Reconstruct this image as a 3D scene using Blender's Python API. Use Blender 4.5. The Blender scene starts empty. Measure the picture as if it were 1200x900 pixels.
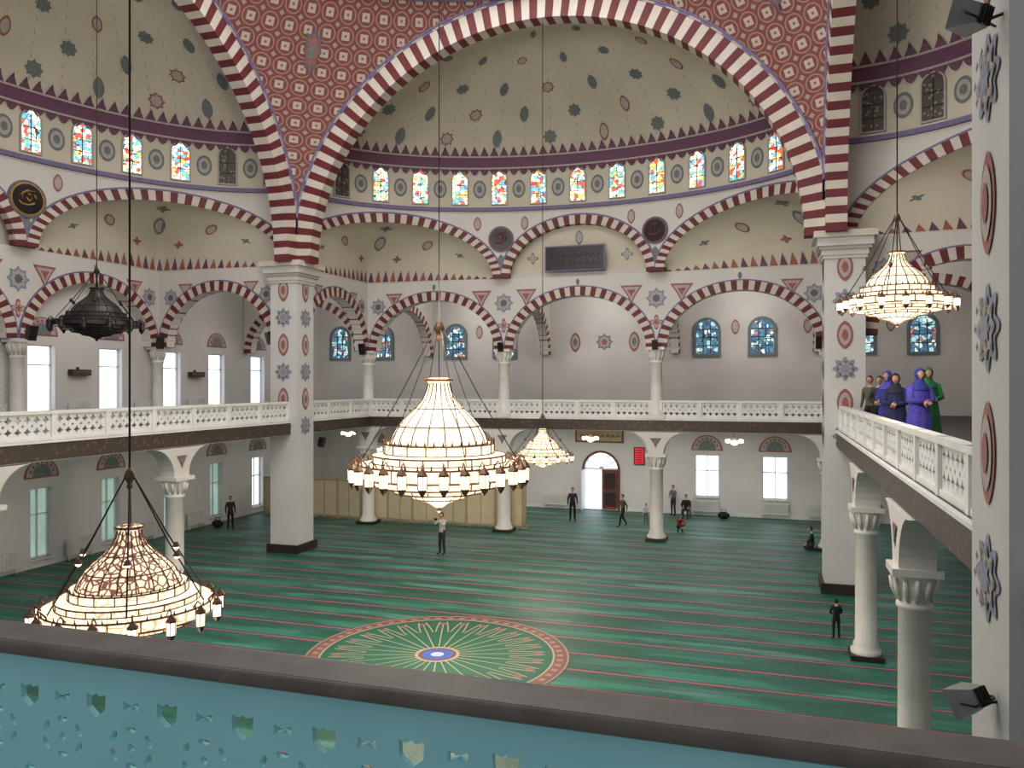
import bpy, math, random
from mathutils import Vector, Matrix
from mathutils.geometry import tessellate_polygon
random.seed(7)
pi=math.pi; sin=math.sin; cos=math.cos
scene=bpy.context.scene
# ------------------------------------------------------------ materials
def lin(c):
    o=[]
    for x in c[:3]:
        x=x/255.0
        o.append(x/12.92 if x<=0.04045 else ((x+0.055)/1.055)**2.4)
    return (o[0],o[1],o[2],1.0)
def newmat(name):
    m=bpy.data.materials.new(name); m.use_nodes=True
    nt=m.node_tree; b=nt.nodes['Principled BSDF']
    return m,nt,b
def nosample(m):
    try: m.cycles.emission_sampling='NONE'
    except Exception: pass
    return m
def pmat(name,c1,c2=None,scale=3.0,rough=0.6,metal=0.0,em=0.0,bump=0.0,spec=0.4):
    m,nt,b=newmat(name)
    if c2 is None: c2=tuple(int(x*0.88) for x in c1)
    tc=nt.nodes.new('ShaderNodeTexCoord'); no=nt.nodes.new('ShaderNodeTexNoise')
    no.inputs['Scale'].default_value=scale; no.inputs['Detail'].default_value=4
    nt.links.new(tc.outputs['Object'],no.inputs['Vector'])
    r=nt.nodes.new('ShaderNodeValToRGB'); r.color_ramp.elements[0].position=0.3; r.color_ramp.elements[1].position=0.7
    r.color_ramp.elements[0].color=lin(c2); r.color_ramp.elements[1].color=lin(c1)
    nt.links.new(no.outputs['Fac'],r.inputs['Fac']); nt.links.new(r.outputs['Color'],b.inputs['Base Color'])
    b.inputs['Roughness'].default_value=rough; b.inputs['Metallic'].default_value=metal
    b.inputs['Specular IOR Level'].default_value=spec
    if em>0:
        nt.links.new(r.outputs['Color'],b.inputs['Emission Color']); b.inputs['Emission Strength'].default_value=em
    if bump>0:
        bp=nt.nodes.new('ShaderNodeBump'); bp.inputs['Strength'].default_value=bump
        nt.links.new(no.outputs['Fac'],bp.inputs['Height']); nt.links.new(bp.outputs['Normal'],b.inputs['Normal'])
    return m
def MA(nt,op,a,b=None,c=None):
    n=nt.nodes.new('ShaderNodeMath'); n.operation=op
    for i,x in enumerate((a,b,c)):
        if x is None: continue
        if isinstance(x,(int,float)): n.inputs[i].default_value=x
        else: nt.links.new(x,n.inputs[i])
    return n.outputs[0]
def MX(nt,fac,a,b):
    n=nt.nodes.new('ShaderNodeMix'); n.data_type='RGBA'
    if isinstance(fac,(int,float)): n.inputs[0].default_value=fac
    else: nt.links.new(fac,n.inputs[0])
    for i,x in ((6,a),(7,b)):
        if isinstance(x,tuple): n.inputs[i].default_value=x
        else: nt.links.new(x,n.inputs[i])
    return n.outputs[2]
def noise(nt,vec,scale,detail=3):
    n=nt.nodes.new('ShaderNodeTexNoise'); n.inputs['Scale'].default_value=scale; n.inputs['Detail'].default_value=detail
    nt.links.new(vec,n.inputs['Vector']); return n.outputs['Fac']

WALL=pmat('wall_plaster',(210,205,199),(200,195,189),0.4,0.75)
GREYW=pmat('gallery_plaster',(208,204,200),(196,192,190),0.4,0.75)
CREAM=pmat('dome_plaster',(204,196,178),(192,184,166),0.5,0.75)
CEIL=pmat('ceiling_plaster',(200,196,192),(190,186,182),0.4,0.8)
RED=pmat('voussoir_red',(108,42,48),(90,34,40),2.0,0.6)
CRM2=pmat('voussoir_cream',(204,194,182),(190,180,168),2.0,0.6)
BLUET=pmat('blue_trim',(98,94,138),(124,108,130),9.0,0.6)
PURP=pmat('purple_red_trim',(114,66,82),(92,62,92),8.0,0.6)
O_BLUE=pmat('ornament_blue',(116,130,152),(142,148,158),12.0,0.6)
O_GREY=pmat('ornament_grey_green',(116,124,122),(96,106,106),10.0,0.6)
O_RED=pmat('ornament_red',(160,98,90),(140,80,76),10.0,0.6)
O_LT=pmat('ornament_light',(180,170,162),(158,150,148),14.0,0.6)
O_DK=pmat('ornament_dark',(88,88,100),(106,100,104),14.0,0.6)
GOLD=pmat('gold_leaf',(200,160,70),(160,120,50),5,0.35,0.7)
BLACK=pmat('black_lacquer',(26,20,22),(16,14,16),4,0.35)
DKBR=pmat('dark_brown_panel',(50,38,34),(36,28,26),4,0.5)
PIERM=pmat('pier_plaster',(202,200,197),(192,190,187),0.6,0.6)
COLM=pmat('column_stone',(220,216,208),(206,202,194),1.5,0.4)
RAILW=pmat('white_balustrade',(224,223,219),(210,209,205),2,0.5)
METAL=pmat('bronze_metal',(120,92,70),(84,62,50),8,0.4,0.4)
DMETAL=pmat('dark_metal',(38,30,30),(26,22,22),8,0.5,0.3)
FRAME=pmat('white_frame',(214,214,214),(200,200,200),3,0.4)
BEIGE=pmat('beige_screen',(200,186,154),(188,174,140),2,0.7)
BEIGE2=pmat('beige_frame',(170,154,122),(158,142,110),2,0.6)
WOOD=pmat('door_wood',(120,62,48),(92,46,36),5,0.5)
RADI=pmat('radiator_white',(214,214,208),(200,200,196),3,0.4)
CAP=pmat('rail_cap_stone',(112,104,98),(92,86,82),9,0.55)
SKY=pmat('rail_blue_cast',(160,228,236),(150,218,228),2.5,0.6)  # blue colour cast of the light put into the parapet's base colour
SIGNR=pmat('red_led_sign',(210,30,50),(160,10,30),30,0.5,em=0.8)
GREYM=pmat('grey_lamp_housing',(130,132,130),(110,112,112),6,0.5)
SKIN=pmat('skin',(196,150,126),(184,138,114),6,0.55)
HAIR=pmat('hair_dark',(34,26,24),(22,18,18),20,0.6)
LIP=pmat('lips',(150,80,76),None,6,0.5)
PANE=pmat('daylight_window_glass',(240,248,255),(214,232,250),1.2,0.2,em=1.7)
PANE2=pmat('shaded_window_glass',(190,214,206),(150,184,172),1.0,0.2,em=0.5)

def fascia_mat():
    m,nt,b=newmat('bronze_fascia_pattern')
    tc=nt.nodes.new('ShaderNodeTexCoord'); v=nt.nodes.new('ShaderNodeTexVoronoi'); v.inputs['Scale'].default_value=5.5
    nt.links.new(tc.outputs['Object'],v.inputs['Vector'])
    f=MA(nt,'LESS_THAN',v.outputs['Distance'],0.28)
    c=MX(nt,f,lin((62,50,42)),lin((94,76,60)))
    nt.links.new(c,b.inputs['Base Color']); b.inputs['Roughness'].default_value=0.5
    return m
FASC=fascia_mat()
def pend_mat():
    m,nt,b=newmat('pendentive_tile')
    uv=nt.nodes.new('ShaderNodeUVMap'); uv.uv_map='UVMap'
    sp=nt.nodes.new('ShaderNodeSeparateXYZ'); nt.links.new(uv.outputs['UV'],sp.inputs[0])
    def cell(o,s):
        return MA(nt,'SUBTRACT',MA(nt,'FRACT',MA(nt,'ADD',MA(nt,'DIVIDE',o,s),50.0)),0.5)
    S=0.76
    x=cell(sp.outputs[0],S); y=cell(sp.outputs[1],S)
    ax=MA(nt,'ABSOLUTE',x); ay=MA(nt,'ABSOLUTE',y)
    d=MA(nt,'ADD',ax,ay); mx=MA(nt,'MAXIMUM',ax,ay)
    r=MA(nt,'SQRT',MA(nt,'ADD',MA(nt,'MULTIPLY',x,x),MA(nt,'MULTIPLY',y,y)))
    base=MX(nt,noise(nt,uv.outputs['UV'],2.0),lin((108,56,54)),lin((128,72,68)))
    ring=MA(nt,'LESS_THAN',MA(nt,'ABSOLUTE',MA(nt,'SUBTRACT',r,0.42)),0.035)
    c=MX(nt,ring,base,lin((156,120,108)))
    sq=MA(nt,'LESS_THAN',mx,0.21); c=MX(nt,sq,c,lin((182,166,152)))
    core=MA(nt,'LESS_THAN',r,0.07); c=MX(nt,core,c,lin((134,84,78)))
    cor=MA(nt,'GREATER_THAN',d,0.85); c=MX(nt,cor,c,lin((158,138,130)))
    nt.links.new(c,b.inputs['Base Color']); b.inputs['Roughness'].default_value=0.7
    return m
PEND=pend_mat()
def stained(name,cols,scale,st):
    m,nt,b=newmat(name)
    tc=nt.nodes.new('ShaderNodeTexCoord'); v=nt.nodes.new('ShaderNodeTexVoronoi'); v.inputs['Scale'].default_value=scale
    nt.links.new(tc.outputs['Object'],v.inputs['Vector'])
    sp=nt.nodes.new('ShaderNodeSeparateColor'); nt.links.new(v.outputs['Color'],sp.inputs[0])
    r=nt.nodes.new('ShaderNodeValToRGB'); cr=r.color_ramp; cr.interpolation='CONSTANT'
    cr.elements[0].color=lin(cols[0][1]); cr.elements[1].position=cols[1][0]; cr.elements[1].color=lin(cols[1][1])
    for p,c in cols[2:]:
        e=cr.elements.new(p); e.color=lin(c)
    nt.links.new(sp.outputs[0],r.inputs['Fac'])
    v2=nt.nodes.new('ShaderNodeTexVoronoi'); v2.feature='DISTANCE_TO_EDGE'; v2.inputs['Scale'].default_value=scale
    nt.links.new(tc.outputs['Object'],v2.inputs['Vector'])
    e=MA(nt,'GREATER_THAN',v2.outputs['Distance'],0.05)
    c=MX(nt,e,lin((60,50,50)),r.outputs['Color'])
    nt.links.new(c,b.inputs['Base Color']); nt.links.new(c,b.inputs['Emission Color']); b.inputs['Emission Strength'].default_value=st
    return nosample(m)
STAIN=stained('stained_glass',[(0,(250,240,200)),(0.28,(220,80,60)),(0.42,(90,165,215)),(0.56,(245,248,245)),(0.78,(110,190,160)),(0.87,(240,180,90))],6.5,1.8)
STAIN2=stained('blue_stained_glass',[(0,(70,120,145)),(0.35,(160,215,225)),(0.55,(50,90,125)),(0.8,(225,240,235)),(0.93,(190,110,100))],5.0,0.9)
def lattice():
    m,nt,b=newmat('unlit_lattice_glass')
    tc=nt.nodes.new('ShaderNodeTexCoord'); v=nt.nodes.new('ShaderNodeTexVoronoi'); v.inputs['Scale'].default_value=6
    nt.links.new(tc.outputs['Object'],v.inputs['Vector'])
    f=MA(nt,'LESS_THAN',v.outputs['Distance'],0.3)
    c=MX(nt,f,lin((74,66,58)),lin((130,124,114)))
    nt.links.new(c,b.inputs['Base Color']); return m
LATT=lattice()
def lampglass(name,st,dark,scale,thr):
    m,nt,b=newmat(name)
    tc=nt.nodes.new('ShaderNodeTexCoord'); v=nt.nodes.new('ShaderNodeTexVoronoi'); v.feature='DISTANCE_TO_EDGE'; v.inputs['Scale'].default_value=scale
    nt.links.new(tc.outputs['Object'],v.inputs['Vector'])
    f=MA(nt,'GREATER_THAN',v.outputs['Distance'],thr)
    n=MA(nt,'ADD',MA(nt,'MULTIPLY',noise(nt,tc.outputs['Object'],scale*.7),0.9),0.5)
    c=MX(nt,f,lin(dark),lin((255,232,198)))
    nt.links.new(c,b.inputs['Base Color']); nt.links.new(c,b.inputs['Emission Color']); nt.links.new(MA(nt,'MULTIPLY',n,st),b.inputs['Emission Strength'])
    return nosample(m)
GL_BIG=lampglass('chandelier_glass_lit',1.45,(235,190,145),2.2,0.02)
GL_SM=lampglass('chandelier_glass_small',1.3,(215,170,130),6.0,0.04)
GL_FIL=lampglass('chandelier_filigree',0.9,(130,84,72),11.0,0.10)
GL_LAMP=nosample(pmat('lamp_glow',(255,232,196),(255,220,176),3,0.5,em=4.0))
GL_OFF=pmat('chandelier_glass_off',(58,48,46),(36,30,30),9,0.4)

def carpet():
    m,nt,b=newmat('green_striped_carpet')
    g=nt.nodes.new('ShaderNodeNewGeometry'); sp=nt.nodes.new('ShaderNodeSeparateXYZ'); nt.links.new(g.outputs['Position'],sp.inputs[0])
    y=sp.outputs[1]
    t=MA(nt,'FRACT',MA(nt,'ADD',MA(nt,'DIVIDE',y,1.22),20.0))
    def streak(sx,sy,sc,lo,gain):
        mp=nt.nodes.new('ShaderNodeMapping'); mp.inputs['Scale'].default_value=(sx,sy,1); nt.links.new(g.outputs['Position'],mp.inputs['Vector'])
        n1=MA(nt,'MULTIPLY',MA(nt,'SUBTRACT',noise(nt,mp.outputs['Vector'],sc,5),lo),gain)
        cl=nt.nodes.new('ShaderNodeClamp'); nt.links.new(n1,cl.inputs[0]); return cl.outputs[0]
    n2=noise(nt,g.outputs['Position'],30.0,2)
    base=MX(nt,streak(.35,1.6,.9,.46,9.0),lin((20,86,68)),lin((38,118,96)))
    base=MX(nt,MA(nt,'MULTIPLY',streak(.22,1.1,1.0,.57,12.0),.45),base,lin((108,164,148)))  # pale floor sheen painted into the carpet colour
    base=MX(nt,MA(nt,'MULTIPLY',n2,0.22),base,lin((10,52,42)))
    bd=MA(nt,'GREATER_THAN',t,0.60); base=MX(nt,MA(nt,'MULTIPLY',bd,0.5),base,lin((12,64,50)))
    dk=MA(nt,'LESS_THAN',t,0.19); base=MX(nt,MA(nt,'MULTIPLY',dk,.85),base,lin((14,64,50)))
    red=MA(nt,'LESS_THAN',MA(nt,'ABSOLUTE',MA(nt,'SUBTRACT',t,0.09)),0.042); base=MX(nt,MA(nt,'MULTIPLY',red,.9),base,lin((160,74,94)))
    nt.links.new(base,b.inputs['Base Color']); b.inputs['Roughness'].default_value=0.5; b.inputs['Specular IOR Level'].default_value=0.5
    bp=nt.nodes.new('ShaderNodeBump'); bp.inputs['Strength'].default_value=0.3; bp.inputs['Distance'].default_value=0.05
    nt.links.new(n2,bp.inputs['Height']); nt.links.new(bp.outputs['Normal'],b.inputs['Normal'])
    return m
CARPET=carpet()
def medall():
    m,nt,b=newmat('round_carpet_medallion')
    tc=nt.nodes.new('ShaderNodeTexCoord'); sp=nt.nodes.new('ShaderNodeSeparateXYZ'); nt.links.new(tc.outputs['Object'],sp.inputs[0])
    x,y=sp.outputs[0],sp.outputs[1]
    r=MA(nt,'SQRT',MA(nt,'ADD',MA(nt,'MULTIPLY',x,x),MA(nt,'MULTIPLY',y,y)))
    r=MA(nt,'DIVIDE',r,3.5)
    a=MA(nt,'DIVIDE',MA(nt,'ARCTAN2',y,x),2*pi)
    def sec(n,off=0.0): return MA(nt,'ABSOLUTE',MA(nt,'SUBTRACT',MA(nt,'FRACT',MA(nt,'ADD',MA(nt,'MULTIPLY',a,float(n)),10.0+off)),0.5))
    def between(v,lo,hi): return MA(nt,'MULTIPLY',MA(nt,'GREATER_THAN',v,lo),MA(nt,'LESS_THAN',v,hi))
    G=lin((28,90,70)); CR=lin((142,134,114)); RD_=lin((114,76,70))
    c=MX(nt,0.0,G,G)
    s=sec(28)
    spoke=MA(nt,'MULTIPLY',MA(nt,'LESS_THAN',MA(nt,'MULTIPLY',s,r),0.024),between(r,0.15,0.80))
    c=MX(nt,spoke,c,CR)
    pet=MA(nt,'MULTIPLY',MA(nt,'LESS_THAN',MA(nt,'ABSOLUTE',MA(nt,'SUBTRACT',sec(28,0.5),MA(nt,'MULTIPLY',MA(nt,'SUBTRACT',r,0.45),0.9))),0.045),between(r,0.55,0.82))
    c=MX(nt,pet,c,CR)
    dots=MA(nt,'MULTIPLY',MA(nt,'LESS_THAN',sec(28),0.14),between(r,0.74,0.79)); c=MX(nt,dots,c,lin((142,86,84)))
    rim=MA(nt,'GREATER_THAN',r,0.89); c=MX(nt,rim,c,RD_)
    rd=MA(nt,'MULTIPLY',MA(nt,'LESS_THAN',sec(56),0.24),between(r,0.91,0.955)); c=MX(nt,rd,c,lin((148,118,104)))
    e1=MA(nt,'LESS_THAN',MA(nt,'ABSOLUTE',MA(nt,'SUBTRACT',r,0.885)),0.008); c=MX(nt,e1,c,lin((160,146,124)))
    e2=MA(nt,'GREATER_THAN',r,0.985); c=MX(nt,e2,c,lin((146,128,112)))
    cc=MA(nt,'LESS_THAN',r,0.17); c=MX(nt,cc,c,lin((150,140,122)))
    cc=MA(nt,'LESS_THAN',r,0.145); c=MX(nt,cc,c,lin((110,70,68)))
    cc=MA(nt,'LESS_THAN',r,0.12); c=MX(nt,cc,c,lin((58,88,160)))
    cc=MA(nt,'LESS_THAN',r,0.05); c=MX(nt,cc,c,lin((160,164,184)))
    nt.links.new(c,b.inputs['Base Color']); b.inputs['Roughness'].default_value=0.6
    return m
MEDAL=medall()

# ------------------------------------------------------------ mesh builder
class MB:
    def __init__(s): s.v=[];s.f=[];s.m=[];s.uv=[];s.sm=[];s.mats=[]
    def mi(s,mat):
        if mat not in s.mats: s.mats.append(mat)
        return s.mats.index(mat)
    def add(s,vs,fs,mat,smooth=False,uv=None):
        o=len(s.v); s.v.extend([tuple(p) for p in vs]); s.uv.extend(uv if uv else [(0,0)]*len(vs))
        k=s.mi(mat)
        for f in fs:
            s.f.append(tuple(i+o for i in f)); s.m.append(k); s.sm.append(smooth)
    def box(s,x0,x1,y0,y1,z0,z1,mat,M=None):
        vs=[Vector((x,y,z)) for x in (x0,x1) for y in (y0,y1) for z in (z0,z1)]
        if M: vs=[M@v for v in vs]
        s.add(vs,[(0,1,3,2),(4,6,7,5),(0,4,5,1),(2,3,7,6),(0,2,6,4),(1,5,7,3)],mat)
    def fbox(s,f,a0,a1,z0,z1,w0,w1,mat):
        vs=[f(a,z,w) for a in (a0,a1) for z in (z0,z1) for w in (w0,w1)]
        s.add(vs,[(0,1,3,2),(4,6,7,5),(0,4,5,1),(2,3,7,6),(0,2,6,4),(1,5,7,3)],mat)
    def tube(s,pts,rad,mat,seg=8,caps=True,flat=None):
        pts=[Vector(p) for p in pts]
        if not isinstance(rad,(list,tuple)): rad=[rad]*len(pts)
        vs=[];n=len(pts); ref=None
        for i,p in enumerate(pts):
            d=(pts[min(i+1,n-1)]-pts[max(i-1,0)]).normalized()
            if ref is None:
                ref=Vector((0,0,1)) if abs(d.z)<0.9 else Vector((1,0,0))
            a=d.cross(ref); 
            if a.length<1e-5: a=d.cross(Vector((0,1,0)))
            a.normalize(); b2=d.cross(a).normalized()
            for k in range(seg):
                t=2*pi*k/seg; vs.append(p+a*cos(t)*rad[i]+b2*sin(t)*rad[i])
        fs=[]
        for i in range(n-1):
            for k in range(seg):
                k2=(k+1)%seg; fs.append((i*seg+k,i*seg+k2,(i+1)*seg+k2,(i+1)*seg+k))
        if caps:
            fs.append(tuple(range(seg))[::-1]); fs.append(tuple((n-1)*seg+k for k in range(seg)))
        s.add(vs,fs,mat,True)
    def lathe(s,prof,c,mat,seg=24,smooth=True,sx=1,sy=1):
        vs=[];fs=[]
        for r,z in prof:
            for k in range(seg):
                t=2*pi*k/seg; vs.append((c[0]+r*cos(t)*sx,c[1]+r*sin(t)*sy,c[2]+z))
        for i in range(len(prof)-1):
            for k in range(seg):
                k2=(k+1)%seg; fs.append((i*seg+k,i*seg+k2,(i+1)*seg+k2,(i+1)*seg+k))
        s.add(vs,fs,mat,smooth)
    def sphere(s,c,r,mat,seg=12,rings=8,M=None):
        if not isinstance(r,(tuple,list)): r=(r,r,r)
        vs=[];fs=[]
        for i in range(rings+1):
            ph=pi*i/rings
            for k in range(seg):
                t=2*pi*k/seg; v=Vector((r[0]*sin(ph)*cos(t),r[1]*sin(ph)*sin(t),r[2]*cos(ph)))
                if M: v=M@v
                vs.append(Vector(c)+v)
        for i in range(rings):
            for k in range(seg):
                k2=(k+1)%seg; fs.append((i*seg+k,(i+1)*seg+k,(i+1)*seg+k2,i*seg+k2))
        s.add(vs,fs,mat,True)
    def poly(s,outer,holes,f,w0,w1,mat,side=None):
        loops=[outer]+list(holes)
        tris=tessellate_polygon([[Vector((p[0],p[1],0)) for p in l] for l in loops])
        flat=[p for l in loops for p in l]
        s.add([f(p[0],p[1],w1) for p in flat],list(tris),mat)
        s.add([f(p[0],p[1],w0) for p in flat],[t[::-1] for t in tris],mat)
        for l in loops:
            k=len(l); vs=[f(p[0],p[1],w0) for p in l]+[f(p[0],p[1],w1) for p in l]
            s.add(vs,[(i,(i+1)%k,k+(i+1)%k,k+i) for i in range(k)],side or mat)
    def fan(s,pts,f,w,mat):
        cx=sum(p[0] for p in pts)/len(pts); cy=sum(p[1] for p in pts)/len(pts); n=len(pts)
        vs=[f(cx,cy,w)]+[f(p[0],p[1],w) for p in pts]
        s.add(vs,[(0,1+i,1+(i+1)%n) for i in range(n)],mat)
    def surf(s,g,nu,nv,mat,smooth=True,uvf=None):
        vs=[];uv=[]
        for i in range(nu+1):
            for j in range(nv+1):
                a,b=i/nu,j/nv; vs.append(g(a,b)); uv.append(uvf(a,b) if uvf else (a,b))
        fs=[(i*(nv+1)+j,(i+1)*(nv+1)+j,(i+1)*(nv+1)+j+1,i*(nv+1)+j+1) for i in range(nu) for j in range(nv)]
        s.add(vs,fs,mat,smooth,uv)
    def build(s,name,parent=None,origin=None):
        me=bpy.data.meshes.new(name)
        vv=s.v
        if origin: vv=[(v[0]-origin[0],v[1]-origin[1],v[2]-origin[2]) for v in s.v]
        me.from_pydata(vv,[],s.f)
        for m in s.mats: me.materials.append(m)
        me.polygons.foreach_set('material_index',s.m); me.polygons.foreach_set('use_smooth',s.sm)
        ul=me.uv_layers.new(name='UVMap'); li=[0]*len(me.loops); me.loops.foreach_get('vertex_index',li)
        fl=[]
        for i in li: fl.extend(s.uv[i])
        ul.data.foreach_set('uv',fl); me.update()
        ob=bpy.data.objects.new(name,me); scene.collection.objects.link(ob)
        if origin: ob.location=origin
        if parent: ob.parent=parent
        return ob
def empty(name):
    e=bpy.data.objects.new(name,None); scene.collection.objects.link(e); return e

def shape(kind,R,n=24):
    out=[]
    for i in range(n):
        t=2*pi*i/n
        if kind=='star': r=R*(0.84+0.16*cos(8*t)); out.append((r*cos(t),r*sin(t)))
        elif kind=='disc': out.append((R*cos(t),R*sin(t)))
        elif kind=='oval': out.append((0.72*R*cos(t),R*sin(t)))
        elif kind=='tear': 
            sx=sin(t); out.append((0.62*R*(abs(sx)**1.35)*(1 if sx>0 else -1),1.15*R*cos(t)))
        elif kind=='four': r=R*(0.72+0.28*cos(4*t)); out.append((r*cos(t),r*sin(t)))
    if kind=='tri': out=[(-0.95*R,0.62*R),(0.95*R,0.62*R),(0.35*R,-0.25*R),(0,-R),(-0.35*R,-0.25*R)]
    return out
def orn(mb,f,x,y,kind,R,mats,w=0.015,n=24):
    sc=[1.0,0.74,0.4]
    for k,m in enumerate(mats):
        mb.fan([(x+p[0]*sc[k],y+p[1]*sc[k]) for p in shape(kind,R,n)],f,w+0.012*k,m)
def band(mb,f,cx,z0,a,b,wd,w0,w1,n,mA,mB,t0=0.0,t1=pi):
    for i in range(n):
        ta=t0+(t1-t0)*i/n; tb=t0+(t1-t0)*(i+1)/n
        q=[(cx+a*cos(ta),z0+b*sin(ta)),(cx+a*cos(tb),z0+b*sin(tb)),(cx+(a+wd)*cos(tb),z0+(b+wd)*sin(tb)),(cx+(a+wd)*cos(ta),z0+(b+wd)*sin(ta))]
        vs=[f(p[0],p[1],w0) for p in q]+[f(p[0],p[1],w1) for p in q]
        mb.add(vs,[(0,1,2,3),(7,6,5,4),(0,4,5,1),(2,6,7,3),(0,3,7,4),(1,2,6,5)],mA if i%2==0 else mB)
def archpoly(x0,x1,z0,z1,arches,n=28):
    pts=[(x0,z0),(x0,z1),(x1,z1),(x1,z0)]
    for cx,a,b in sorted(arches,key=lambda q:-q[0]):
        for i in range(n+1):
            t=pi*i/n; pts.append((cx+a*cos(t),z0+b*sin(t)))
    return pts
def archwin(x,z0,w,h,n=12):
    r=w/2; zc=z0+h-r
    return [(x-r,z0),(x+r,z0)]+[(x+r*cos(pi*i/n),zc+r*sin(pi*i/n)) for i in range(n+1)]

# ------------------------------------------------------------ key dimensions
XL,XR,YN,YF=-19.7,2.5,8.3,30.1
CX,CY=(XL+XR)/2,(YN+YF)/2
XW0,XW1,YB=-27.3,10.0,45.0
SP=12.35; GF=5.6; CB=8.9
# ------------------------------------------------------------ column
def column(name,x,y,z0,z1,r=0.3,bracket=None,face=None):
    mb=MB(); 
    mb.box(x-r*1.5,x+r*1.5,y-r*1.5,y+r*1.5,z0,z0+0.14,DKBR if z0<1 else COLM)
    h1=z1 if bracket is None else 4.0
    mb.lathe([(r*1.4,z0+.14),(r*1.42,z0+.24),(r*1.15,z0+.3),(r*1.2,z0+.38),(r,z0+.46),(r*.97,h1-.75),(r*1.1,h1-.72),(r*1.1,h1-.66),(r*.98,h1-.62),(r*1.05,h1-.5),(r*1.35,h1-.2),(r*1.4,h1-.12)],(x,y,0),COLM,20)
    for k in range(12):
        t=2*pi*k/12
        mb.tube([(x+r*1.0*cos(t),y+r*1.0*sin(t),h1-.6),(x+r*1.25*cos(t),y+r*1.25*sin(t),h1-.38),(x+r*1.42*cos(t),y+r*1.42*sin(t),h1-.2)],[.03,.055,.03],COLM,5)
    mb.box(x-r*1.5,x+r*1.5,y-r*1.5,y+r*1.5,h1-.13,h1,COLM)
    if bracket:
        f=(lambda a,z,w:Vector((x+a,y+w,z))) if bracket=='x' else (lambda a,z,w:Vector((x+w,y+a,z)))
        g=[]
        for i in range(9):
            t=i/8*pi/2; g.append((1.35-1.0*sin(t),5.0-1.0*(1-cos(t))*1.0))
        pts=g+[(-p[0],p[1]) for p in reversed(g)]
        mb.poly(pts,[],f,-.3,.3,WALL)
        for w in (.3,-.3):
            orn(mb,(lambda a,z,q,w=w:f(a,z,w+(q if w>0 else -q))),0,4.55,'tri',.28,[O_RED,O_GREY])
    return mb.build(name)

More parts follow.
